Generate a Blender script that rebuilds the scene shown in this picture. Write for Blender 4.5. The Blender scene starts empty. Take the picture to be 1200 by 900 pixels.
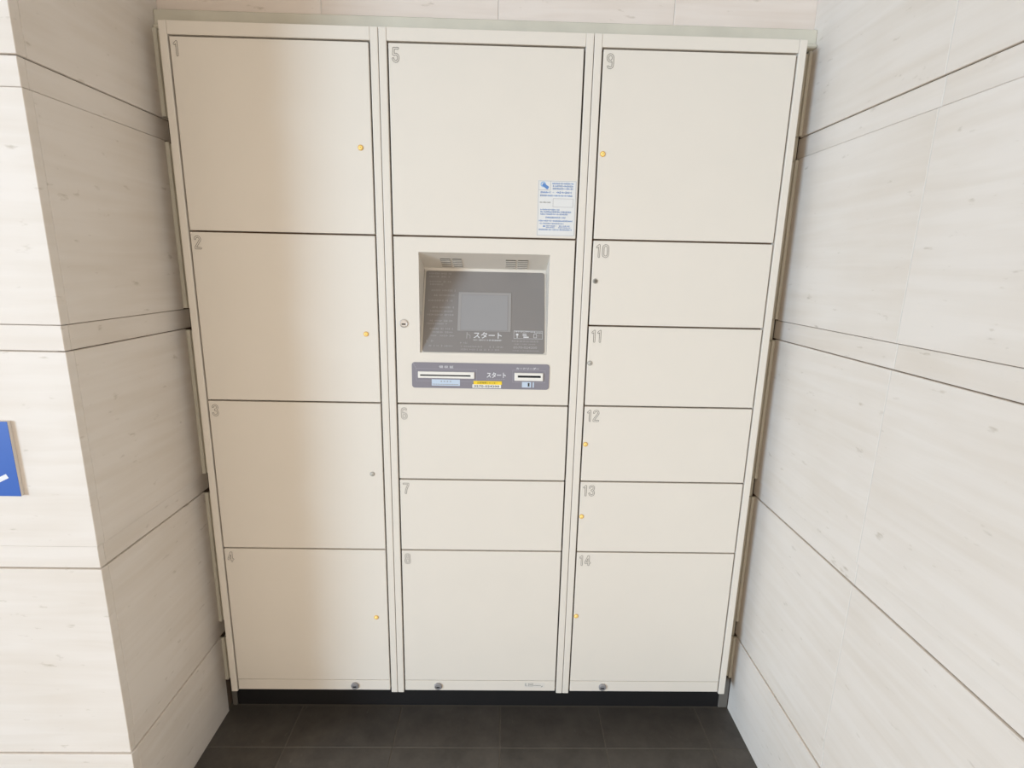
import bpy, bmesh, math, random
import numpy as np
from mathutils import Vector, Matrix

random.seed(4)
SC = bpy.context.scene
COL = SC.collection

# ------------------------------------------------------------------ camera
cam_d = bpy.data.cameras.new('camera')
cam = bpy.data.objects.new('camera', cam_d)
COL.objects.link(cam)
R = Vector((0.99964969, -0.01556141, 0.02140866))
U = Vector((-0.01752165, 0.21713856, 0.97598352))
F = Vector((0.01983632, 0.97601675, -0.21678983))
cam.matrix_world = Matrix(((R.x, U.x, -F.x, 0.79853), (R.y, U.y, -F.y, -1.35819),
                           (R.z, U.z, -F.z, 1.38028), (0, 0, 0, 1)))
cam_d.sensor_fit = 'HORIZONTAL'
cam_d.sensor_width = 36.0
cam_d.lens = 615.337 / 1200 * 36.0
cam_d.clip_start = 0.02
SC.camera = cam

# ------------------------------------------------------------------ light
world = bpy.data.worlds.new('world')
SC.world = world
world.use_nodes = True
wb = world.node_tree.nodes['Background']
wb.inputs[0].default_value = (1.0, 0.87, 0.73, 1)
wb.inputs[1].default_value = 1.45

ld = bpy.data.lights.new('entrance_daylight', 'AREA')
ld.shape = 'RECTANGLE'
ld.size = 1.35
ld.size_y = 3.4
ld.energy = 840
ld.color = (0.56, 0.775, 1.0)
lo = bpy.data.objects.new('entrance_daylight', ld)
COL.objects.link(lo)
lo.location = (-7.35, -7.17, 1.72)
lo.rotation_euler = (Vector((0.3, -0.2, 1.0)) - Vector(lo.location)).to_track_quat('-Z', 'Z').to_euler()

SC.view_settings.view_transform = 'Standard'
SC.view_settings.look = 'None'
SC.view_settings.exposure = -0.05
SC.view_settings.gamma = 1.0
SC.view_settings.use_curve_mapping = False


# ------------------------------------------------------------------ materials
def lin(r, g, b):
    f = lambda c: (c / 255 / 12.92) if c / 255 <= 0.04045 else ((c / 255 + 0.055) / 1.055) ** 2.4
    return (f(r), f(g), f(b), 1)


def mat(name, col, rough=0.5, metal=0.0, emit=0.0, noise=0.0, spec=0.5):
    m = bpy.data.materials.new(name)
    m.use_nodes = True
    nt = m.node_tree
    b = nt.nodes['Principled BSDF']
    b.inputs['Base Color'].default_value = col
    b.inputs['Roughness'].default_value = rough
    b.inputs['Metallic'].default_value = metal
    b.inputs['Specular IOR Level'].default_value = spec
    if emit:
        b.inputs['Emission Color'].default_value = col
        b.inputs['Emission Strength'].default_value = emit
    if noise:
        g = nt.nodes.new('ShaderNodeNewGeometry')
        n = nt.nodes.new('ShaderNodeTexNoise')
        n.inputs['Scale'].default_value = 9
        n.inputs['Detail'].default_value = 6
        nt.links.new(g.outputs['Position'], n.inputs['Vector'])
        r = nt.nodes.new('ShaderNodeValToRGB')
        r.color_ramp.elements[0].position = 0.3
        r.color_ramp.elements[1].position = 0.7
        d = 1 - noise
        r.color_ramp.elements[0].color = (col[0] * d, col[1] * d, col[2] * d, 1)
        r.color_ramp.elements[1].color = col
        nt.links.new(n.outputs['Fac'], r.inputs['Fac'])
        nt.links.new(r.outputs['Color'], b.inputs['Base Color'])
        n2 = nt.nodes.new('ShaderNodeTexNoise')
        n2.inputs['Scale'].default_value = 900
        nt.links.new(g.outputs['Position'], n2.inputs['Vector'])
        bp = nt.nodes.new('ShaderNodeBump')
        bp.inputs['Strength'].default_value = 0.06
        bp.inputs['Distance'].default_value = 0.0006
        nt.links.new(n2.outputs['Fac'], bp.inputs['Height'])
        nt.links.new(bp.outputs['Normal'], b.inputs['Normal'])
    return m


def stone_mat(name, base, dark, tilt=0.0):
    """honed bedded limestone: streaks along the bed, clouds, small pits"""
    m = bpy.data.materials.new(name)
    m.use_nodes = True
    nt = m.node_tree
    N, Lk = nt.nodes, nt.links
    b = N['Principled BSDF']
    b.inputs['Roughness'].default_value = 0.62
    g = N.new('ShaderNodeNewGeometry')
    oi = N.new('ShaderNodeObjectInfo')
    sc = N.new('ShaderNodeVectorMath'); sc.operation = 'SCALE'
    sc.inputs['Scale'].default_value = 37.0
    cx = N.new('ShaderNodeCombineXYZ')
    Lk.new(oi.outputs['Random'], cx.inputs[0]); Lk.new(oi.outputs['Random'], cx.inputs[2])
    Lk.new(cx.outputs[0], sc.inputs[0])
    ad = N.new('ShaderNodeVectorMath'); ad.operation = 'ADD'
    Lk.new(g.outputs['Position'], ad.inputs[0]); Lk.new(sc.outputs[0], ad.inputs[1])
    mp = N.new('ShaderNodeMapping')
    mp.inputs['Rotation'].default_value = (tilt, tilt, 0)
    mp.inputs['Scale'].default_value = (2.2, 2.2, 30)
    Lk.new(ad.outputs[0], mp.inputs['Vector'])
    n1 = N.new('ShaderNodeTexNoise'); n1.inputs['Scale'].default_value = 1.4
    n1.inputs['Detail'].default_value = 7; n1.inputs['Distortion'].default_value = 0.5
    Lk.new(mp.outputs[0], n1.inputs['Vector'])
    n2 = N.new('ShaderNodeTexNoise'); n2.inputs['Scale'].default_value = 3.0
    n2.inputs['Detail'].default_value = 4
    Lk.new(ad.outputs[0], n2.inputs['Vector'])
    mx = N.new('ShaderNodeMath'); mx.operation = 'MULTIPLY_ADD'
    Lk.new(n2.outputs['Fac'], mx.inputs[0]); mx.inputs[1].default_value = 0.55
    ml = N.new('ShaderNodeMath'); ml.operation = 'MULTIPLY'; ml.inputs[1].default_value = 0.5
    Lk.new(n1.outputs['Fac'], ml.inputs[0]); Lk.new(ml.outputs[0], mx.inputs[2])
    rp = N.new('ShaderNodeValToRGB')
    rp.color_ramp.elements[0].position = 0.36; rp.color_ramp.elements[0].color = dark
    rp.color_ramp.elements[1].position = 0.62; rp.color_ramp.elements[1].color = base
    Lk.new(mx.outputs[0], rp.inputs['Fac'])
    # pits: sparse small elongated specks
    mp2 = N.new('ShaderNodeMapping'); mp2.inputs['Scale'].default_value = (14, 14, 40)
    Lk.new(ad.outputs[0], mp2.inputs['Vector'])
    n3 = N.new('ShaderNodeTexNoise'); n3.inputs['Scale'].default_value = 1.6
    n3.inputs['Detail'].default_value = 3
    Lk.new(mp2.outputs[0], n3.inputs['Vector'])
    r3 = N.new('ShaderNodeValToRGB')
    r3.color_ramp.elements[0].position = 0.675; r3.color_ramp.elements[0].color = (0, 0, 0, 1)
    r3.color_ramp.elements[1].position = 0.78; r3.color_ramp.elements[1].color = (1, 1, 1, 1)
    Lk.new(n3.outputs['Fac'], r3.inputs['Fac'])
    mm = N.new('ShaderNodeMix'); mm.data_type = 'RGBA'
    fm = N.new('ShaderNodeMath'); fm.operation = 'MULTIPLY'; fm.inputs[1].default_value = 0.55
    Lk.new(r3.outputs['Color'], fm.inputs[0]); Lk.new(fm.outputs[0], mm.inputs['Factor'])
    Lk.new(rp.outputs['Color'], mm.inputs['A'])
    mm.inputs['B'].default_value = (dark[0] * 0.6, dark[1] * 0.57, dark[2] * 0.5, 1)
    Lk.new(mm.outputs['Result'], b.inputs['Base Color'])
    bp = N.new('ShaderNodeBump'); bp.inputs['Strength'].default_value = 0.25
    bp.inputs['Distance'].default_value = 0.002
    sb = N.new('ShaderNodeMath'); sb.operation = 'SUBTRACT'
    Lk.new(n1.outputs['Fac'], sb.inputs[0]); Lk.new(r3.outputs['Color'], sb.inputs[1])
    Lk.new(sb.outputs[0], bp.inputs['Height']); Lk.new(bp.outputs['Normal'], b.inputs['Normal'])
    return m


def tile_mat():
    m = mat('floor_tile_dark', lin(62, 58, 54), 0.42)
    nt = m.node_tree; N, Lk = nt.nodes, nt.links
    b = N['Principled BSDF']
    g = N.new('ShaderNodeNewGeometry'); oi = N.new('ShaderNodeObjectInfo')
    n = N.new('ShaderNodeTexNoise'); n.inputs['Scale'].default_value = 11; n.inputs['Detail'].default_value = 9
    n.inputs['Roughness'].default_value = 0.7
    Lk.new(g.outputs['Position'], n.inputs['Vector'])
    r = N.new('ShaderNodeValToRGB')
    r.color_ramp.elements[0].position = 0.3; r.color_ramp.elements[0].color = lin(68, 64, 60)
    r.color_ramp.elements[1].position = 0.72; r.color_ramp.elements[1].color = lin(92, 87, 81)
    Lk.new(n.outputs['Fac'], r.inputs['Fac'])
    mp = N.new('ShaderNodeMapping'); mp.inputs['Rotation'].default_value = (0, 0, 0.6)
    mp.inputs['Scale'].default_value = (60, 25, 1)
    Lk.new(g.outputs['Position'], mp.inputs['Vector'])
    n2 = N.new('ShaderNodeTexNoise'); n2.inputs['Scale'].default_value = 1.3; n2.inputs['Detail'].default_value = 4
    Lk.new(mp.outputs[0], n2.inputs['Vector'])
    r2 = N.new('ShaderNodeValToRGB')
    r2.color_ramp.elements[0].position = 0.665; r2.color_ramp.elements[0].color = (0, 0, 0, 1)
    r2.color_ramp.elements[1].position = 0.80; r2.color_ramp.elements[1].color = (0.5, 0.5, 0.5, 1)
    Lk.new(n2.outputs['Fac'], r2.inputs['Fac'])
    mx = N.new('ShaderNodeMix'); mx.data_type = 'RGBA'
    Lk.new(r2.outputs['Color'], mx.inputs['Factor']); Lk.new(r.outputs['Color'], mx.inputs['A'])
    mx.inputs['B'].default_value = lin(120, 116, 110)
    hs = N.new('ShaderNodeHueSaturation')
    ma = N.new('ShaderNodeMath'); ma.operation = 'MULTIPLY_ADD'; ma.inputs[1].default_value = 0.25; ma.inputs[2].default_value = 0.88
    Lk.new(oi.outputs['Random'], ma.inputs[0]); Lk.new(ma.outputs[0], hs.inputs['Value'])
    Lk.new(mx.outputs['Result'], hs.inputs['Color']); Lk.new(hs.outputs['Color'], b.inputs['Base Color'])
    return m


M = {}
M['stone'] = stone_mat('limestone', lin(227, 219, 210), lin(218, 208, 196), 0.02)
M['stone_pink'] = stone_mat('limestone_pinkish', lin(230, 219, 209), lin(219, 205, 192), 0.12)
M['mortar'] = mat('joint_mortar_dark', lin(118, 100, 84), 0.9)
M['mortar_front'] = mat('joint_mortar_grey', lin(160, 148, 134), 0.9)
M['mortar_pale'] = mat('joint_filler_pale', lin(214, 208, 200), 0.8)
M['sealant'] = mat('sealant_greenish_beige', lin(214, 209, 193), 0.55, noise=0.12)
M['grout'] = mat('floor_grout', lin(104, 99, 92), 0.9)
M['tile'] = tile_mat()
M['soffit'] = mat('added_soffit', lin(170, 164, 154), 0.8)
M['paving'] = mat('added_pale_paving', lin(206, 198, 187), 0.8, noise=0.1)
M['paint'] = mat('cream_enamel', lin(228, 220, 208), 0.42, noise=0.015)
M['carcass'] = mat('cabinet_interior', lin(150, 120, 92), 0.7)
M['black'] = mat('plinth_black', lin(24, 23, 24), 0.5)
M['void'] = mat('slot_black', lin(10, 10, 10), 0.8)
M['print_dark'] = mat('number_print_grey', lin(104, 92, 82), 0.6)
M['amber'] = mat('amber_lens', lin(238, 204, 120), 0.3, emit=0.45)
M['amber_rim'] = mat('lamp_rim_brass', lin(222, 178, 96), 0.5)
M['lens_off'] = mat('lamp_lens_unlit', lin(205, 200, 190), 0.35)
M['rim_grey'] = mat('lamp_rim_grey', lin(168, 162, 152), 0.5)
M['lens_dark'] = mat('lamp_lens_dark', lin(130, 122, 110), 0.4)
M['chrome'] = mat('lock_nickel', lin(200, 198, 196), 0.28, metal=0.9)
M['lock_dark'] = mat('lock_smoked_metal', lin(160, 158, 160), 0.32, metal=0.35)
M['bezel'] = mat('panel_warm_grey', lin(140, 135, 132), 0.32)
M['bezel_line'] = mat('panel_frame_grey', lin(162, 158, 156), 0.4)
M['lcd'] = mat('lcd_glass_grey', lin(160, 158, 158), 0.16)
M['slot_grey'] = mat('slot_plate_grey', lin(134, 130, 138), 0.4)
M['slot_line'] = mat('slot_plate_line', lin(165, 162, 168), 0.5)
M['slot_frame'] = mat('slot_bezel_ivory', lin(236, 232, 224), 0.4)
M['white_print'] = mat('white_print', lin(226, 226, 228), 0.6)
M['faint_print'] = mat('faint_white_print', lin(176, 172, 172), 0.6)
M['paper'] = mat('sticker_paper', lin(226, 225, 222), 0.55)
M['paper_worn'] = mat('worn_sticker_paper', lin(222, 216, 207), 0.5)
M['paper_edge'] = mat('sticker_rule_grey', lin(176, 172, 172), 0.6)
M['blue_print'] = mat('blue_print', lin(96, 138, 196), 0.6)
M['blue_pale'] = mat('pale_blue_print', lin(150, 186, 222), 0.6)
M['label_blue'] = mat('label_pale_blue', lin(196, 210, 226), 0.55)
M['label_yellow'] = mat('label_yellow', lin(246, 210, 50), 0.5)
M['label_white'] = mat('label_white', lin(238, 236, 230), 0.5)
M['ink'] = mat('ink_black', lin(52, 48, 46), 0.6)
M['ink_grey'] = mat('ink_grey', lin(150, 146, 140), 0.6)
M['sign_blue'] = mat('sign_blue', lin(44, 92, 176), 0.4)
M['sign_edge'] = mat('sign_core_white', lin(224, 216, 208), 0.5)
M['vent_dark'] = mat('vent_slot_shadow', lin(104, 96, 84), 0.7)

# ------------------------------------------------------------------ mesh helpers
WORLD_ORIGIN = {}


class MB:
    """vertex / face collector that becomes one mesh object"""

    def __init__(self):
        self.v, self.f, self.m, self.mats = [], [], [], []

    def mi(self, m):
        if m not in self.mats:
            self.mats.append(m)
        return self.mats.index(m)

    def add(self, vs, fs, m, xf=None):
        o = len(self.v)
        self.v += [tuple(xf @ Vector(p)) if xf else tuple(p) for p in vs]
        k = self.mi(m)
        for f in fs:
            self.f.append([i + o for i in f]); self.m.append(k)
        return self

    def box(self, x0, x1, y0, y1, z0, z1, m, bev=0.0, xf=None, seg=1):
        bm = bmesh.new()
        bmesh.ops.create_cube(bm, size=1)
        for v in bm.verts:
            v.co = Vector((x0 + (v.co.x + .5) * (x1 - x0), y0 + (v.co.y + .5) * (y1 - y0), z0 + (v.co.z + .5) * (z1 - z0)))
        if bev:
            bmesh.ops.bevel(bm, geom=bm.edges[:], offset=bev, segments=seg, profile=0.5, affect='EDGES')
        return self.bm(bm, m, xf)

    def bm(self, bm, m, xf=None):
        bm.verts.index_update()
        vs = [v.co.copy() for v in bm.verts]
        fs = [[v.index for v in f.verts] for f in bm.faces]
        bm.free()
        return self.add(vs, fs, m, xf)

    def rect(self, x0, x1, z0, z1, y, m, xf=None):
        """thin flat print facing -y"""
        return self.add([(x0, y, z0), (x1, y, z0), (x1, y, z1), (x0, y, z1)], [[0, 1, 2, 3]], m, xf)

    def frame(self, x0, x1, z0, z1, w, y, m, xf=None):
        self.rect(x0, x1, z1 - w, z1, y, m, xf); self.rect(x0, x1, z0, z0 + w, y, m, xf)
        self.rect(x0, x0 + w, z0 + w, z1 - w, y, m, xf); self.rect(x1 - w, x1, z0 + w, z1 - w, y, m, xf)
        return self

    def prism(self, prof, y0, y1, m, xf=None, bev=None):
        """closed polygon in x,z pushed from y0 (front) to y1"""
        n = len(prof)
        vs = [(x, y0, z) for x, z in prof] + [(x, y1, z) for x, z in prof]
        fs = [list(range(n)), list(range(2 * n - 1, n - 1, -1))]
        fs += [[i, i + n, (i + 1) % n + n, (i + 1) % n] for i in range(n)]
        return self.add(vs, fs, m, xf)

    def lathe(self, prof, cx, cz, m, seg=20, xf=None):
        """profile [(radius, y)] turned round an axis along y"""
        vs, fs = [], []
        for r, y in prof:
            for i in range(seg):
                a = 2 * math.pi * i / seg
                vs.append((cx + r * math.cos(a), y, cz + r * math.sin(a)))
        for k in range(len(prof) - 1):
            for i in range(seg):
                j = (i + 1) % seg
                fs.append([k * seg + i, k * seg + j, (k + 1) * seg + j, (k + 1) * seg + i])
        fs.append(list(range(seg)))
        fs.append([(len(prof) - 1) * seg + i for i in range(seg)][::-1])
        return self.add(vs, fs, m, xf)

    def text(self, s, x0, z0, h, m, y=0.0, width=None, xs=1.0, outline=0.0, bold=0.0, xf=None, align='LEFT', track=1.0):
        """writing in the x,z plane facing -y; z0 = foot line, h = height of the letters"""
        cu = bpy.data.curves.new('writing', 'FONT')
        cu.body = s
        cu.size = 1.0
        cu.offset = bold
        cu.space_character = track
        if outline:
            cu.fill_mode = 'NONE'
            cu.bevel_depth = outline
            cu.bevel_resolution = 0
            cu.resolution_u = 5
        else:
            cu.resolution_u = 3
        ob = bpy.data.objects.new('writing', cu)
        me = bpy.data.meshes.new_from_object(ob)
        if len(me.vertices):
            xsv = [v.co.x for v in me.vertices]; ysv = [v.co.y for v in me.vertices]
            ax, bx, ay, by = min(xsv), max(xsv), min(ysv), max(ysv)
            k = h / max(by - ay, 1e-6)
            kx = k * xs if width is None else width / max(bx - ax, 1e-6)
            sh = {'LEFT': 0, 'CENTER': -(bx - ax) * kx / 2}[align]
            vs = [(x0 + sh + (v.co.x - ax) * kx, y - v.co.z * k * 0.5, z0 + (v.co.y - ay) * k) for v in me.vertices]
            self.add(vs, [list(p.vertices) for p in me.polygons], m, xf)
        bpy.data.objects.remove(ob); bpy.data.curves.remove(cu); bpy.data.meshes.remove(me)
        return self

    def obj(self, name, parent=None, label=None, kind=None, smooth=False):
        xs, ys, zs = zip(*self.v)
        c = Vector(((min(xs) + max(xs)) / 2, (min(ys) + max(ys)) / 2, min(zs)))
        me = bpy.data.meshes.new(name)
        me.from_pydata([tuple(Vector(p) - c) for p in self.v], [], self.f)
        for m in self.mats:
            me.materials.append(M[m])
        me.polygons.foreach_set('material_index', self.m)
        if smooth:
            me.polygons.foreach_set('use_smooth', [True] * len(me.polygons))
        me.update()
        o = bpy.data.objects.new(name, me)
        COL.objects.link(o)
        WORLD_ORIGIN[o.name] = c
        if parent is not None:
            o.parent = parent
            o.location = c - WORLD_ORIGIN[parent.name]
        else:
            o.location = c
        if label: o['label'] = label
        if kind: o['kind'] = kind
        return o


def thing(name, loc, label, cat, group=None):
    o = bpy.data.objects.new(name, None)
    o.empty_display_size = 0.1
    COL.objects.link(o)
    o.location = loc
    WORLD_ORIGIN[o.name] = Vector(loc)
    o['label'] = label; o['category'] = cat
    if group: o['group'] = group
    return o


def rrect(x0, x1, z0, z1, r, n=5):
    pts = []
    for cx, cz, a0 in ((x1 - r, z0 + r, -90), (x1 - r, z1 - r, 0), (x0 + r, z1 - r, 90), (x0 + r, z0 + r, 180)):
        for i in range(n + 1):
            a = math.radians(a0 + 90 * i / n)
            pts.append((cx + r * math.cos(a), cz + r * math.sin(a)))
    return pts


# ------------------------------------------------------------------ setting: walls of limestone courses
XL, XR, YF, YB = -0.0398, 1.5483, -0.347, 0.075
TOPW = 2.6
J = 0.0017                                   # joint width
REC = 0.004                                  # the narrow courses sit back a little
courses = []                                 # z0, z1, is_band
zs = [(0.2641, 0.315), (0.7386, 0.790), (1.2032, 1.254), (1.6673, 1.7182), (2.1315, 2.182)]
z = 0.0
for a, b in zs:
    courses.append((z, a, False)); courses.append((a, b, True)); z = b
courses.append((z, TOPW, False))


def stone_piece(wall, x0, x1, y0, y1, z0, z1, m='stone', name='stone_panel'):
    return MB().box(x0, x1, y0, y1, z0, z1, m, 0.0009).obj(name, wall)


def g(z0, z1):
    return z0 + (J / 2 if z0 > 0 else 0.0), z1 - J / 2


# left return of the recess
wl = MB().box(XL - 0.12, XL - 0.0075, YF + 0.022, 0.30, 0, TOPW, 'mortar').obj('wall_left', kind='structure')
for z0, z1, band in courses:
    a, b = g(z0, z1)
    if band:
        stone_piece(wl, XL - 0.02, XL - REC, YF + 0.0205, 0.075, a, b, name='stone_band')
    else:
        stone_piece(wl, XL - 0.02, XL, YF + 0.0205, 0.045 if z0 < 1.7 else 0.0745, a, b)
# front wall to the left of the recess
wf = MB().box(-1.9, XL - 0.021, YF + 0.0075, YF + 0.12, 0, TOPW, 'mortar_front').obj('wall_front', kind='structure')
fx = [-1.9, -1.283, -0.866, -0.449, XL]
for z0, z1, band in courses:
    a, b = g(z0, z1)
    for i in range(4):
        x0, x1 = fx[i] + J / 2, fx[i + 1] - (J / 2 if i < 3 else 0)
        if band:
            stone_piece(wf, x0, x1 - (REC if i == 3 else 0), YF + REC, YF + 0.02, a, b, name='stone_band')
        else:
            stone_piece(wf, x0, x1, YF, YF + 0.02, a, b)
# right wall
wr = MB().box(XR + 0.0075, XR + 0.12, -3.2, 0.30, 0, TOPW, 'mortar').obj('wall_right', kind='structure')
ry = [-3.2, -2.27, -1.324, -0.377, 0.065]
for z0, z1, band in courses:
    a, b = g(z0, z1)
    for i in range(4):
        y0, y1 = ry[i] + (J / 2 if i else 0), ry[i + 1] - (J / 2 if i < 3 else 0)
        if band:
            stone_piece(wr, XR + REC, XR + 0.02, y0, 0.085 if i == 3 else y1, a, b, name='stone_band')
        else:
            stone_piece(wr, XR, XR + 0.02, y0, 0.0745 if i == 3 and z0 > 1.7 else y1, a, b)
for i in (1, 2, 3):                          # the upright joints are pointed flush with a pale filler
    for z0, z1, band in courses:
        a, b = g(z0, z1)
        r = (REC if band else 0) + 0.0004
        MB().box(XR + r, XR + 0.0074, ry[i] - J / 2, ry[i] + J / 2, a, b, 'mortar_pale').obj('joint_filler', wr)
# wall above the lockers
wbk = MB().box(XL, XR, YB + 0.021, YB + 0.20, 1.958, TOPW, 'mortar').obj('wall_back', kind='structure')
bx = [XL, 0.35, 0.7753, 1.2024, XR - 0.001]
for z0, z1, m in ((1.9585, 2.1315, 'stone_pink'), (2.1345, 2.182, 'stone_pink'), (2.1845, TOPW, 'stone_pink')):
    for i in range(4):
        stone_piece(wbk, bx[i] + (J / 2 if i else -0.004), bx[i + 1] - (J / 2 if i < 3 else -0.004), YB, YB + 0.0205, z0, z1, m)
for i in (1, 2, 3):
    MB().box(bx[i] - J / 2 + 0.0001, bx[i] + J / 2 - 0.0001, YB + 0.0006, YB + 0.0205, 1.9585, 2.13, 'mortar_pale').obj('joint_filler', wbk)

# unseen soffit, added to cut the sky fill on the upper walls
MB().box(-1.9, 3.2, -2.3, 0.3, TOPW, TOPW + 0.1, 'soffit').obj('added_ceiling', kind='structure')

# sealant around the locker bank: one bead for each tall course, a run along the top
t1 = MB().box(XL, XR, 0.055, 0.16, 1.9145, 1.9575, 'sealant', 0.002).obj('trim_1', kind='structure')
MB().box(XL, XR, 0.047, 0.056, 1.9145, 1.924, 'sealant', 0.003).obj('sealant_bead', t1)
PZ = 0.1134
t2 = MB().box(XL - 0.0005, -0.003, 0.082, 0.15, PZ, 1.9135, 'sealant').obj('trim_2', kind='structure')
t3 = MB().box(1.5035, XR + 0.0005, 0.082, 0.16, PZ, 1.9135, 'sealant').obj('trim_3', kind='structure')
for z0, z1, band in courses[:9]:
    if band: continue
    za, zb = max(z0 + 0.003, PZ), min(z1 - 0.006, 1.9125)
    MB().box(XL + 0.0002, -0.004, 0.052, 0.084, za, zb, 'sealant', 0.003, seg=2).obj('sealant_bead', t2)
    MB().box(XL - 0.012, XL + 0.009, 0.0452, 0.0535, za, zb + 0.003, 'sealant', 0.0022, seg=2).obj('sealant_bead', t2)
    MB().box(1.504, XR - 0.0002, 0.0735, 0.088, za, zb, 'sealant', 0.003, seg=2).obj('sealant_bead', t3)
    MB().box(XR - 0.007, XR + 0.012, 0.0655, 0.0745, za, zb + 0.003, 'sealant', 0.002, seg=2).obj('sealant_bead', t3)
MB().box(XL + 0.0003, -0.0245, 0.066, 0.12, 0.0002, PZ - 0.001, 'grout', 0.002).obj('corner_grout', t2)
MB().box(1.519, XR - 0.0003, 0.066, 0.12, 0.0002, PZ - 0.001, 'grout', 0.002).obj('corner_grout', t3)

# floor
TP, TX, TY = 0.314, 0.1839, -0.0835
fl = MB().box(-2.9, XR + 3.5, -4.0, 0.4, -0.08, -0.0012, 'grout').obj('floor', kind='structure')
GJ = 0.0032
for ix in range(-7, 5):
    for iy in range(-1, 1):
        x0, x1 = TX + TP * ix + GJ / 2, TX + TP * (ix + 1) - GJ / 2
        y0, y1 = TY + TP * iy + GJ / 2, TY + TP * (iy + 1) - GJ / 2
        y1 = min(y1, 0.0655)
        x1 = min(x1, XR - 0.0005); y0 = max(y0, -3.2)
        segs = [(x0, x1, y0, y1)]
        if y1 > YF and x0 < XL:                       # the front wall cuts these tiles
            segs = []
            if y0 < YF - 0.001: segs.append((x0, x1, y0, YF - 0.001))
            if x1 > XL: segs.append((XL + 0.0005, x1, max(y0, YF - 0.001), y1))
        for a, b, c, d in segs:
            if b - a < 0.01 or d - c < 0.01: continue
            MB().box(a, b, c, d, -0.012, 0.0, 'tile', 0.0006).obj('floor_tile', fl)

# unseen pale paving, added to bounce light onto the lower lockers and walls
for ix in range(-9, 4):
    for iy in range(0, 8):
        x1 = 1.5 - 0.45 * ix - 0.004; y1 = TY - TP - 0.45 * iy - 0.004
        MB().box(x1 - 0.446, x1, y1 - 0.446, y1, -0.03, -0.0004, 'paving', 0.0012).obj('added_paving_slab', fl)

# ------------------------------------------------------------------ plinth under the lockers
pl = MB().box(-0.024, 1.5185, 0.069, 0.52, 0.0, 0.112, 'black', 0.004, seg=2).obj('plinth')
pl['label'] = 'long black recessed plinth under the three cream locker columns'
pl['category'] = 'plinth'

# ------------------------------------------------------------------ locker columns
ZT, ZB = 1.9135, 0.1134
JW = 0.0189                                   # jamb face width
DT = 1.8829                                   # gap under the header
GP = 0.0041
DEPTH = 0.5


def lamp(door, x, z, kind):
    lens, rim = {'amber': ('amber', 'amber_rim'), 'off': ('lens_off', 'rim_grey'), 'dark': ('lens_dark', 'rim_grey')}[kind]
    mb = MB()
    mb.lathe([(0.0066, 0.002), (0.0066, -0.0006), (0.0060, -0.0012), (0.0046, -0.0012)], x, z, rim)
    mb.lathe([(0.0046, -0.0010), (0.0043, -0.0018), (0.0030, -0.0026), (0.0012, -0.0029)], x, z, lens, 16)
    lab = {'amber': 'lit amber indicator lamp', 'off': 'unlit pale indicator lamp', 'dark': 'dull grey indicator lamp'}[kind]
    return mb.obj('indicator_lamp', door, lab, smooth=True)


def cam_lock(parent, x, z, r, m, y=-0.001, slot_dark='void'):
    mb = MB()
    mb.lathe([(r, y + 0.004), (r, y - 0.003), (r * 0.86, y - 0.0055), (r * 0.72, y - 0.006), (r * 0.68, y - 0.0045), (r * 0.2, y - 0.0045)], x, z, m, 28)
    mb.box(x - r * 0.42, x + r * 0.42, y - 0.0060, y - 0.004, z - r * 0.28, z - r * 0.02, slot_dark)
    return mb.obj('cam_lock', parent, 'round metal cam lock with a keyway')


def arc(cx, cz, rx, rz, a0, a1, n=16):
    return [(cx + rx * math.cos(math.radians(a0 + (a1 - a0) * k / n)), cz + rz * math.sin(math.radians(a0 + (a1 - a0) * k / n))) for k in range(n + 1)]


GLYPH = {                                     # centre lines in millimetres, 18 wide and 33.5 high, stroke 5.4
    '0': [arc(9, 24, 6.0, 6.6, 180, 0) + arc(9, 9.5, 6.0, 6.6, 0, -180) + [(3.0, 24)]],
    '1': [[(9.5, 2.7), (9.5, 30.8)], [(9.5, 30.8), (4.4, 26.0)]],
    '2': [arc(9, 24.4, 6.0, 6.3, 172, -25) + [(3.4, 6.0), (3.2, 2.9)], [(3.2, 2.9), (15.2, 2.9)]],
    '3': [arc(9, 24.6, 5.8, 6.1, 168, -90) + arc(9, 10.0, 6.2, 7.2, 90, -168)],
    '4': [[(12.0, 2.7), (12.0, 30.6), (10.4, 30.6), (3.0, 11.2), (3.0, 9.4), (15.8, 9.4)]],
    '5': [[(14.4, 30.6), (4.6, 30.6), (3.6, 17.6)], [(3.6, 17.6), (5.0, 18.2)] + arc(9, 10.6, 6.2, 7.8, 122, -168)],
    '6': [arc(9, 24.2, 6.0, 6.5, 38, 180) + [(3.0, 10.5)], arc(9, 9.8, 6.0, 7.0, 0, 360, 28)],
    '7': [[(2.9, 30.6), (15.2, 30.6), (15.0, 26.5), (9.6, 14.0), (8.2, 2.8)]],
    '8': [arc(9, 24.6, 5.4, 6.0, 0, 360, 26), arc(9, 10.2, 6.2, 7.4, 0, 360, 28)],
    '9': [arc(9, 9.3, 6.0, 6.5, 218, 360) + [(15.0, 23.0)], arc(9, 23.7, 6.0, 7.0, 0, 360, 28)],
}
SEGS = {}


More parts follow.
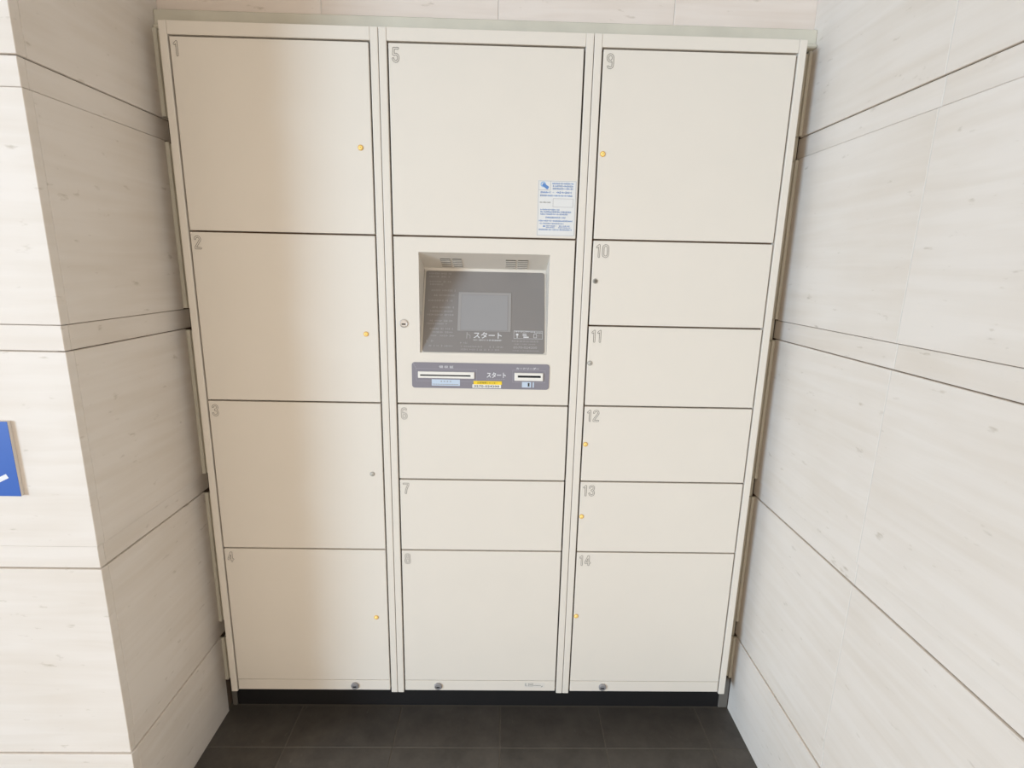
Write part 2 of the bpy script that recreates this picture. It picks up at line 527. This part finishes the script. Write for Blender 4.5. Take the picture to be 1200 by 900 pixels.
def outline_of(ch, half=1.95, st=0.5):
    """outline of the thick stroke: zero line of the distance to its centre line"""
    if ch in SEGS: return SEGS[ch]
    gx = np.arange(-1.2, 20.0, st); gz = np.arange(-1.2, 35.5, st)
    X, Z = np.meshgrid(gx, gz, indexing='ij')
    D = np.full(X.shape, 1e9)
    for pl_ in GLYPH[ch]:
        for (xa, za), (xb, zb) in zip(pl_[:-1], pl_[1:]):
            dx, dz = xb - xa, zb - za
            L2 = dx * dx + dz * dz
            if L2 < 1e-9: continue
            t = np.clip(((X - xa) * dx + (Z - za) * dz) / L2, 0, 1)
            D = np.minimum(D, np.hypot(X - xa - t * dx, Z - za - t * dz))
    D = D - half
    out = []
    for i in range(len(gx) - 1):
        for j in range(len(gz) - 1):
            c = [(gx[i], gz[j], D[i, j]), (gx[i + 1], gz[j], D[i + 1, j]), (gx[i + 1], gz[j + 1], D[i + 1, j + 1]), (gx[i], gz[j + 1], D[i, j + 1])]
            p = []
            for k in range(4):
                a, b = c[k], c[(k + 1) % 4]
                if (a[2] < 0) != (b[2] < 0):
                    t = a[2] / (a[2] - b[2]); p.append((a[0] + t * (b[0] - a[0]), a[1] + t * (b[1] - a[1])))
            for q in range(0, len(p) - 1, 2):
                out.append((p[q], p[q + 1]))
    SEGS[ch] = out
    return out


def number(door, s, x0, ztop, lw=0.0009):
    mb = MB()
    x = x0
    for ch in s:
        sh = 2.0 if ch == '1' else 0.0
        for (xa, za), (xb, zb) in outline_of(ch):
            a = Vector((x + (xa - sh) / 1000, ztop - 0.0335 + za / 1000)); b = Vector((x + (xb - sh) / 1000, ztop - 0.0335 + zb / 1000))
            d = b - a
            if d.length < 1e-6: continue
            d.normalize(); n = Vector((-d.y, d.x)) * lw / 2; e_ = d * lw * 0.25
            mb.add([(a.x - n.x - e_.x, 0.0004, a.y - n.y - e_.y), (b.x - n.x + e_.x, 0.0004, b.y - n.y + e_.y),
                    (b.x + n.x + e_.x, 0.0004, b.y + n.y + e_.y), (a.x + n.x - e_.x, 0.0004, a.y + n.y - e_.y)], [[0, 1, 2, 3]], 'print_dark')
        x += 0.0150 if ch == '1' else 0.0225
    return mb.obj('number', door, 'outlined number ' + s)


def make_column(i, label, rows, lamps, lock_x):
    x0, x1 = 0.5 * i, 0.5 * (i + 1)
    root = thing('parcel_locker', (x0 + 0.25, 0.0, ZB), label, 'locker', 'cream locker columns standing side by side')
    s = 0.0007
    mb = MB()
    mb.box(x0 + s, x0 + 0.012, 0.02, DEPTH, ZB, ZT, 'carcass')
    mb.box(x1 - 0.012, x1 - s, 0.02, DEPTH, ZB, ZT, 'carcass')
    mb.box(x0 + 0.0121, x1 - 0.0121, DEPTH - 0.01, DEPTH, ZB, ZT, 'carcass')
    mb.box(x0 + 0.0121, x1 - 0.0121, 0.02, DEPTH - 0.0101, ZT - 0.015, ZT, 'carcass')
    mb.box(x0 + 0.0121, x1 - 0.0121, 0.02, DEPTH - 0.0101, ZB, ZB + 0.015, 'carcass')
    for zz in rows[1:-1]:
        mb.box(x0 + 0.0121, x1 - 0.0121, 0.024, DEPTH - 0.0101, zz - 0.006, zz + 0.006, 'carcass')
    mb.obj('carcass', root)
    for a, b in ((x0 + s, x0 + JW), (x1 - JW, x1 - s)):
        MB().box(a, b, 0.0, 0.022, ZB, ZT, 'paint', 0.0016, seg=2).obj('jamb', root)
    MB().box(x0 + JW + 0.0004, x1 - JW - 0.0004, 0.0006, 0.022, DT + GP / 2, ZT, 'paint', 0.001).obj('header', root)
    da, db = x0 + JW + GP, x1 - JW - GP
    kp = MB().box(da, db, 0.0012, 0.021, 0.1205, rows[-1] - 0.0008, 'paint', 0.001).obj('kick_panel', root)
    cam_lock(kp, lock_x, 0.1365, 0.0115, 'lock_dark', 0.0012)
    doors = []
    for k in range(len(rows) - 1):
        zt, zb = rows[k], rows[k + 1]
        a = zb + (GP / 2 if k < len(rows) - 2 else 0.0008)
        doors.append((zt - GP / 2, a))
    return root, da, db, doors, kp


def door(root, da, db, zt, zb, num, x_num, ztop):
    d = MB().box(da, db, 0.0008, 0.0205, zb, zt, 'paint', 0.0014, seg=2).obj('door', root, 'cream locker door number ' + num)
    number(d, num, x_num, ztop)
    return d


H4 = [DT, 1.4512, 1.0203, 0.5900, 0.1558]
A, da, db, ds, kp = make_column(0, 'left cream locker column, four doors numbered 1 to 4, beside the shaded stone return', H4, None, 0.3717)
for k, (n, lt, (lx, lz)) in enumerate((('1', 'amber', (0.4504, 1.6528)), ('2', 'amber', (0.4462, 1.204)),
                                       ('3', 'off', (0.4484, 0.8188)), ('4', 'amber', (0.4439, 0.3717)))):
    d = door(A, da, db, ds[k][0], ds[k][1], n, 0.0305, ds[k][0] - 0.0085)
    lamp(d, lx, lz, lt)

H6 = [DT, 1.4525, 1.2371, 1.0218, 0.8054, 0.5900, 0.1565]
Cc, da, db, ds, kp = make_column(2, 'right cream locker column, six doors numbered 9 to 14, beside the bright stone wall', H6, None, 1.1223)
for k, (n, lt, (lx, lz)) in enumerate((('9', 'amber', (1.0329, 1.6528)), ('10', 'dark', (1.0317, 1.3505)), ('11', 'off', (1.0291, 1.1386)),
                                       ('12', 'amber', (1.0291, 0.9137)), ('13', 'amber', (1.0291, 0.7001)), ('14', 'amber', (1.0291, 0.3817)))):
    d = door(Cc, da, db, ds[k][0], ds[k][1], n, 1.0305, ds[k][0] - 0.0085)
    lamp(d, lx + 0.0008, lz, lt)

H5 = [DT, 1.4515, 1.0199, 0.8048, 0.5899, 0.1560]
B, da, db, ds, kp = make_column(1, 'middle cream locker column with the grey touch screen and card slots, doors 5 to 8', H5, None, 0.6225)
MIDDLE = {}
for k, n in ((0, '5'), (2, '6'), (3, '7'), (4, '8')):
    MIDDLE[n] = door(B, da, db, ds[k][0], ds[k][1], n, 0.5305, ds[k][0] - 0.0085)

# worn maker's sticker on the kick panel
mb = MB()
mb.box(0.884, 0.946, 0.0008, 0.0013, 0.1330, 0.1500, 'paper_worn', 0.0)
mb.rect(0.8865, 0.8885, 0.138, 0.148, 0.0006, 'ink_grey'); mb.rect(0.8885, 0.894, 0.138, 0.1392, 0.0006, 'ink_grey')
mb.frame(0.896, 0.910, 0.1375, 0.148, 0.0013, 0.0006, 'ink_grey')
mb.rect(0.8985, 0.9075, 0.1415, 0.1437, 0.0006, 'ink_grey')
for q in range(7):
    mb.rect(0.912 + q * 0.0032, 0.9143 + q * 0.0032, 0.1388, 0.1412, 0.0006, 'ink_grey')
mb.add([(0.934, 0.0006, 0.1345), (0.9372, 0.0006, 0.1345), (0.9398, 0.0006, 0.1395), (0.9375, 0.0006, 0.1395)], [[0, 1, 2, 3]], 'ink_grey')
mb.obj('maker_sticker', kp, 'small worn sticker with faint grey print')

# notice sticker on door 5
mb = MB()
sx0, sx1, sz0, sz1 = 0.8793, 0.9738, 1.4588, 1.5898
SY = 0.0002
mb.box(sx0, sx1, SY, 0.0009, sz0, sz1, 'paper')
mb.frame(sx0 + 0.0012, sx1 - 0.0012, sz0 + 0.0012, sz1 - 0.0012, 0.0008, SY - 0.0002, 'paper_edge')
P = SY - 0.0003
sw, sh = sx1 - sx0, sz1 - sz0
rnd = random.Random(11)


def row(u0, u1, v, h, m, dash=False):
    """a line of print too small to read in the photograph: rows of tiny character marks"""
    x, xe = sx0 + u0 * sw, sx0 + u1 * sw
    hh = h * sh
    while x < xe - hh * 0.3:
        w = hh * rnd.uniform(0.5, 0.95)
        w = min(w, xe - x)
        zc = sz1 - v * sh
        t = rnd.random()
        if t < 0.45:
            mb.rect(x, x + w, zc + hh * 0.22, zc + hh * 0.48, P, m); mb.rect(x, x + w, zc - hh * 0.45, zc - hh * 0.15, P, m)
            mb.rect(x + w * 0.38, x + w * 0.66, zc - hh * 0.5, zc + hh * 0.5, P, m)
        elif t < 0.8:
            mb.rect(x, x + w * 0.3, zc - hh * 0.5, zc + hh * 0.5, P, m); mb.rect(x + w * 0.3, x + w, zc - hh * 0.1, zc + hh * 0.2, P, m)
            mb.rect(x + w * 0.7, x + w, zc - hh * 0.5, zc - hh * 0.1, P, m)
        else:
            mb.rect(x, x + w, zc - hh * 0.15, zc + hh * 0.15, P, m)
        x += w + hh * 0.16


# emblem: a ring and a slanted lozenge in blue
ex, ez = sx0 + 0.17 * sw, sz1 - 0.09 * sh
ring = MB()
for k in range(20):
    a0, a1 = 2 * math.pi * k / 20, 2 * math.pi * (k + 1) / 20
    ro, ri = 0.0066, 0.0040
    ccx, ccz = ex - 0.0035, ez + 0.0022
    mb.add([(ccx + ro * math.cos(a0), P, ccz + ro * math.sin(a0)), (ccx + ri * math.cos(a0), P, ccz + ri * math.sin(a0)),
            (ccx + ri * math.cos(a1), P, ccz + ri * math.sin(a1)), (ccx + ro * math.cos(a1), P, ccz + ro * math.sin(a1))], [[0, 1, 2, 3]], 'blue_pale')
rot = Matrix.Translation((ex + 0.0022, 0, ez - 0.002)) @ Matrix.Rotation(math.radians(35), 4, 'Y')
mb.prism(rrect(-0.0085, 0.0085, -0.0038, 0.0038, 0.002, 3), P - 0.0001, P, 'blue_print', rot)
mb.rect(sx0 + 0.325 * sw, sx0 + 0.333 * sw, sz1 - 0.175 * sh, sz1 - 0.012 * sh, P, 'paper_edge')
mb.rect(sx0 + 0.02 * sw, sx0 + 0.32 * sw, sz1 - 0.176 * sh, sz1 - 0.17 * sh, P, 'paper_edge')
for u0, u1, v, h, m in ((.37, .92, .055, .028, 'blue_print'), (.38, .91, .100, .028, 'blue_print'), (.38, .91, .146, .032, 'blue_print'),
                        (.07, .33, .212, .034, 'blue_print'), (.38, .43, .212, .012, 'blue_print'), (.48, .88, .212, .034, 'blue_print'),
                        (.06, .91, .270, .030, 'blue_print'), (.06, .34, .392, .026, 'ink_grey'),
                        (.08, .58, .522, .024, 'blue_print'), (.08, .90, .562, .030, 'blue_print'), (.08, .80, .604, .026, 'blue_print'),
                        (.22, .74, .662, .030, 'blue_print'), (.05, .93, .724, .026, 'blue_print'), (.06, .70, .772, .022, 'blue_print'),
                        (.24, .52, .816, .024, 'blue_print'), (.58, .86, .816, .024, 'blue_print'),
                        (.24, .46, .846, .018, 'blue_print'), (.56, .88, .846, .018, 'blue_print'), (.05, .92, .884, .026, 'blue_print')):
    row(u0, u1, v, h, m)
mb.frame(sx0 + 0.40 * sw, sx0 + 0.93 * sw, sz1 - 0.475 * sh, sz1 - 0.32 * sh, 0.0007, P, 'paper_edge')
mb.rect(sx0 + 0.16 * sw, sx0 + 0.215 * sw, sz1 - 0.835 * sh, sz1 - 0.812 * sh, P, 'blue_print')
mb.obj('notice_sticker', MIDDLE['5'], 'white notice sticker with blue print and a blue emblem')

# ------------------------------------------------------------------ control panel in the middle column
cz1, cz0 = ds[1]
ox0, ox1, oz0, oz1 = 0.5845, 0.9147, 1.1587, 1.4130      # mouth of the recess
DY = 0.1
mb = MB()
y0, y1 = 0.0008, 0.0205
outer = [(da, cz0), (db, cz0), (db, cz1), (da, cz1)]
inner = [(ox0, oz0), (ox1, oz0), (ox1, oz1), (ox0, oz1)]
bv = 0.0014
vs = [(x + (bv if x < 0.7 else -bv), y0, zz + (bv if zz < 1.2 else -bv)) for x, zz in outer] + [(x, y0 + bv, zz) for x, zz in outer] + [(x, y1, zz) for x, zz in outer]
vs += [(x, y0, zz) for x, zz in inner]
fs = []
for i in range(4):
    j = (i + 1) % 4
    fs.append([i, j, 12 + j, 12 + i]); fs.append([i, 4 + i, 4 + j, j]); fs.append([4 + i, 8 + i, 8 + j, 4 + j])
mb.add(vs, fs, 'paint')
cp = mb.obj('control_panel', B, 'cream panel with a recessed tilted screen and a grey slot plate')
# the hood: sloping soffit and two wedge cheeks
zi = 1.3745
mb = MB()
mb.add([(ox0, y0, oz1), (ox1, y0, oz1), (ox1, DY, zi), (ox0, DY, zi)], [[0, 1, 2, 3]], 'paint')
mb.add([(ox0, y0, oz1), (ox0, DY, zi), (ox0, 0.0035, oz0)], [[0, 1, 2]], 'paint')
mb.add([(ox1, y0, oz1), (ox1, DY, zi), (ox1, 0.0035, oz0)], [[2, 1, 0]], 'paint')
mb.add([(ox0, DY, zi), (ox1, DY, zi), (ox1, DY + 0.002, 1.360), (ox0, DY + 0.002, 1.360)], [[0, 1, 2, 3]], 'paint')
hood = mb.obj('recess_hood', cp)
# frame of tilted parts: u along x, v up the slope, normal towards the viewer
p0 = Vector((0, 0.003, 1.160))
e = Vector((0, 0.097, 0.208)).normalized()
nrm = Vector((0, -e.z, e.y))                                   # towards the viewer
T = Matrix(((1, 0, 0, 0), (0, -nrm.y, e.y, p0.y), (0, -nrm.z, e.z, p0.z), (0, 0, 0, 1)))
LV = 0.2295
MB().box(ox0, ox1, 0.0015, 0.004, -0.001, LV + 0.004, 'paint', 0, T).obj('screen_surround', cp)
MB().prism(rrect(0.5895, 0.9095, 0.0005, LV - 0.0012, 0.006), 0.0, 0.0015, 'bezel', T).obj('screen_plate', cp, 'warm grey glossy plate around the screen')
mb = MB()
mb.box(0.6795, 0.8205, -0.0012, -0.0002, 0.0590, 0.1680, 'bezel_line', 0.0004, T)
mb.frame(0.6868, 0.8125, 0.0605, 0.1612, 0.0009, -0.0014, 'bezel', T)
mb.obj('screen_frame', cp)
MB().box(0.6876, 0.8117, -0.0016, -0.0013, 0.0613, 0.1604, 'lcd', 0, T).obj('screen', cp, 'blank grey display')
mb = MB()
Q = -0.0004
mb.text('スタート', 0.7225, 0.0395, 0.0175, 'white_print', y=Q, width=0.0745, bold=0.012, xf=T)
mb.rect(0.7225, 0.797, 0.0345, 0.0352, Q, 'faint_print', T)
rnd = random.Random(5)


def marks(u0, u1, v, h, m, fill=0.85, xf=T, y=Q):
    x = u0
    while x < u1:
        w = h * rnd.uniform(0.4, 0.9)
        if rnd.random() < fill:
            t = rnd.random()
            if t < 0.5:
                mb.rect(x, x + w, v + h * 0.25, v + h * 0.42, y, m, xf); mb.rect(x, x + w, v - h * 0.4, v - h * 0.2, y, m, xf)
                mb.rect(x + w * 0.4, x + w * 0.62, v - h * 0.5, v + h * 0.5, y, m, xf)
            else:
                mb.rect(x, x + w * 0.24, v - h * 0.5, v + h * 0.5, y, m, xf); mb.rect(x + w * 0.24, x + w, v - h * 0.05, v + h * 0.15, y, m, xf)
        x += w + h * 0.2


marks(0.7225, 0.796, 0.0348, 0.0042, 'white_print')
# left column of instructions, faint
for v, u1, m in ((.2205, .66, 'faint_print'), (.2115, .65, 'faint_print'), (.197, .655, 'faint_print'), (.189, .635, 'faint_print'),
                 (.172, .668, 'faint_print'), (.158, .668, 'faint_print'), (.143, .66, 'faint_print'), (.124, .668, 'faint_print'),
                 (.113, .668, 'faint_print'), (.103, .664, 'faint_print'), (.086, .668, 'faint_print'), (.078, .66, 'faint_print'),
                 (.064, .668, 'faint_print'), (.0545, .668, 'faint_print'), (.045, .668, 'faint_print'), (.030, .62, 'faint_print'), (.017, .668, 'faint_print')):
    marks(0.5985 if u1 < 0.668 else 0.606, u1, v, 0.0048, m, 0.8)
for u0, u1, v in ((.688, .704, .0265), (.690, .745, .0165), (.690, .790, .0085), (.765, .80, .0165)):
    marks(u0, u1, v, 0.0045, 'faint_print', 0.8)
# pictogram box, lower right
mb.frame(0.8285, 0.9045, 0.0405, 0.0625, 0.0007, Q, 'white_print', T)
marks(0.832, 0.884, 0.0605, 0.0045, 'white_print', 1.0)
marks(0.884, 0.902, 0.0575, 0.0038, 'white_print', 1.0)
mb.rect(0.8345, 0.8405, 0.0495, 0.0545, Q, 'white_print', T); mb.rect(0.8365, 0.8385, 0.0430, 0.0495, Q, 'white_print', T)
mb.rect(0.852, 0.862, 0.0525, 0.0545, Q, 'white_print', T); mb.rect(0.852, 0.863, 0.0485, 0.0505, Q, 'white_print', T)
mb.rect(0.854, 0.868, 0.0435, 0.0465, Q, 'white_print', T)
mb.frame(0.881, 0.889, 0.0435, 0.0545, 0.0009, Q, 'white_print', T); mb.rect(0.889, 0.896, 0.0485, 0.0496, Q, 'faint_print', T)
marks(0.824, 0.894, 0.0335, 0.005, 'faint_print', 1.0)
marks(0.830, 0.885, 0.0255, 0.0035, 'faint_print', 0.9)
mb.text('0570-024200', 0.828, 0.0135, 0.0062, 'faint_print', y=Q, width=0.062, bold=0.01, xf=T)
marks(0.826, 0.894, 0.0075, 0.0032, 'faint_print', 0.9)
# pointing hand outline left of the word
mb.add([(0.7035, Q, 0.0385), (0.7055, Q, 0.0385), (0.7062, Q, 0.0560), (0.7042, Q, 0.0560)], [[0, 1, 2, 3]], 'faint_print', T)
mb.add([(0.7062, Q, 0.0505), (0.7068, Q, 0.0522), (0.7140, Q, 0.0475), (0.7132, Q, 0.0460)], [[0, 1, 2, 3]], 'faint_print', T)
mb.rect(0.7128, 0.7142, 0.0385, 0.0472, Q, 'faint_print', T)
mb.obj('screen_lettering', cp, 'white and faint grey lettering on the screen plate')
# vents in the hood
ce = Vector((0, 0.1, -0.038)).normalized()
cn = Vector((0, ce.z, -ce.y))                                  # downwards to the viewer
TV = Matrix(((1, 0, 0, 0), (0, -cn.y, ce.y, 0.0), (0, -cn.z, ce.z, 1.4130), (0, 0, 0, 1)))
for xa, xb in ((0.634, 0.660), (0.6655, 0.6895), (0.804, 0.8305), (0.8355, 0.8625)):
    mb = MB()
    for k in range(6):
        v = 0.040 + k * 0.0102
        mb.box(xa, xb, -0.0011, 0.0005, v, v + 0.0052, 'vent_dark', 0, TV)
        mb.box(xa, xb, -0.0018, 0.0005, v + 0.0052, v + 0.0096, 'paint', 0.0004, TV)
    mb.obj('speaker_vent', cp, 'small louvred vent under the hood')
# panel lock
mb = MB()
lx, lz = 0.5437, 1.2334
mb.lathe([(0.0108, 0.002), (0.0108, -0.0014), (0.0098, -0.0028), (0.0085, -0.003), (0.0080, -0.0018), (0.002, -0.0018)], lx, lz, 'chrome', 32)
mb.box(lx - 0.0048, lx + 0.0048, -0.0030, -0.001, lz - 0.0034, lz - 0.0002, 'void')
mb.obj('cam_lock', cp, 'bright round lock on the control panel')
# slot plate
mb = MB()
mb.prism(rrect(0.5624, 0.9240, 1.0645, 1.1328, 0.0075), -0.0010, 0.001, 'slot_grey')
S = -0.0012
mb.frame(0.5735, 0.7330, 1.0830, 1.1165, 0.0007, S, 'slot_line')
mb.frame(0.8270, 0.9135, 1.0830, 1.1165, 0.0007, S, 'slot_line')
mb.add([(0.566, S, 1.1300), (0.5668, S, 1.1305), (0.5742, S, 1.1165), (0.5735, S, 1.1160)], [[0, 1, 2, 3]], 'slot_line')
mb.obj('slot_plate', cp, 'grey rounded plate with two slots')
mb = MB()
mb.box(0.5785, 0.7265, -0.0045, 0.0, 1.0915, 1.1090, 'slot_frame', 0.0012, seg=2)
mb.box(0.5845, 0.7165, -0.00475, -0.003, 1.0975, 1.1010, 'void')
mb.obj('receipt_slot', cp, 'ivory bezel with a long dark slit')
mb = MB()
mb.box(0.8320, 0.9075, -0.0055, 0.0, 1.0885, 1.1098, 'slot_frame', 0.0012, seg=2)
mb.box(0.8410, 0.9012, -0.00575, -0.003, 1.0975, 1.1030, 'void')
mb.obj('card_slot', cp, 'ivory bezel with a short black slit')
MB().text('領 収 証', 0.6335, 1.1185, 0.0065, 'white_print', y=S, width=0.038, bold=0.006).obj('slot_lettering', cp, 'three white characters over the long slot')
mb = MB().text('スタート', 0.7590, 1.0945, 0.0150, 'white_print', y=S, width=0.0505, bold=0.02)
for q in range(12):
    mb.rect(0.758 + q * 0.0042, 0.7606 + q * 0.0042, 1.0905, 1.0917, S, 'slot_line')
mb.obj('slot_lettering', cp, 'white word between the slots')
MB().text('カードリーダー', 0.8365, 1.1180, 0.0058, 'white_print', y=S, width=0.0600, bold=0.012).obj('slot_lettering', cp, 'small white word over the card slot')
mb = MB()
mb.box(0.6142, 0.6884, -0.0016, -0.0008, 1.0712, 1.0880, 'label_blue')
for q in range(4):
    x = 0.6375 + q * 0.0080
    mb.rect(x, x + 0.0044, 1.0835, 1.0842, -0.0018, 'ink_grey'); mb.rect(x, x + 0.0044, 1.0812, 1.0819, -0.0018, 'ink_grey'); mb.rect(x + 0.0018, x + 0.0026, 1.0806, 1.0848, -0.0018, 'ink_grey')
for q in range(15):
    mb.rect(0.6165 + q * 0.0046, 0.6197 + q * 0.0046, 1.0742, 1.0760, -0.0018, 'ink_grey')
mb.obj('slot_label', cp, 'pale blue label under the long slot')
mb = MB()
mb.box(0.7244, 0.7992, -0.0018, -0.0009, 1.0762, 1.0855, 'label_yellow')
mb.box(0.7213, 0.7970, -0.0016, -0.0008, 1.0668, 1.0761, 'label_white')
mb.text('お荷物預りセンター', 0.7345, 1.0782, 0.0052, 'ink', y=-0.0020, width=0.0540)
mb.text('0570-024200', 0.7255, 1.0688, 0.0056, 'ink', y=-0.0018, width=0.0670, bold=0.018)
mb.obj('phone_label', cp, 'yellow and white label with a telephone number')
mb = MB()
mb.box(0.8525, 0.8765, -0.0016, -0.0008, 1.0700, 1.0850, 'label_blue')
mb.box(0.8808, 0.8842, -0.0016, -0.0008, 1.0700, 1.0845, 'label_blue')
mb.rect(0.8680, 0.8725, 1.0728, 1.0800, -0.0018, 'ink')
mb.add([(0.8665, -0.0018, 1.0800), (0.8740, -0.0018, 1.0800), (0.87025, -0.0018, 1.0832)], [[0, 1, 2]], 'ink')
mb.obj('card_label', cp, 'pale blue pictogram of a card and stripe')

# ------------------------------------------------------------------ blue sign on the front wall
sg = thing('blue_sign', (-0.247, YF, 0.9065), 'square blue sign with a white stroke, fixed on the bright left wall', 'sign')
sxa, sxb, sza, szb = -0.3255, -0.1690, 0.9070, 1.0640
MB().box(sxa, sxb, YF - 0.0075, YF, sza, szb, 'sign_edge', 0.0004).obj('sign_board', sg, 'white core board')
MB().box(sxa, sxb, YF - 0.0082, YF - 0.0076, sza, szb, 'sign_blue').obj('sign_face', sg, 'blue face')
mb = MB()
SG = YF - 0.0084


def stroke(pts, w):
    for (xa, za), (xb, zb) in zip(pts[:-1], pts[1:]):
        d = Vector((xb - xa, zb - za)).normalized(); n = Vector((-d.y, d.x)) * w / 2
        mb.add([(xa - n.x, SG, za - n.y), (xb - n.x, SG, zb - n.y), (xb + n.x, SG, zb + n.y), (xa + n.x, SG, za + n.y)], [[0, 1, 2, 3]], 'white_print')


# wheelchair pictogram, all but the tip of its foot rest outside the picture
mb.prism([(-0.279 + 0.011 * math.cos(a * math.pi / 10), 1.043 + 0.011 * math.sin(a * math.pi / 10)) for a in range(20)], SG - 0.0001, SG, 'white_print')
stroke([(-0.279, 1.030), (-0.275, 0.985), (-0.247, 0.985), (-0.238, 0.926), (-0.1885, 0.9505)], 0.0095)
stroke([(-0.277, 1.009), (-0.250, 1.009)], 0.008)
stroke([(-0.2755 + 0.030 * math.cos(math.radians(a)), 0.956 + 0.030 * math.sin(math.radians(a))) for a in range(110, 331, 20)], 0.008)
mb.obj('pictogram', sg, 'white pictogram stroke')
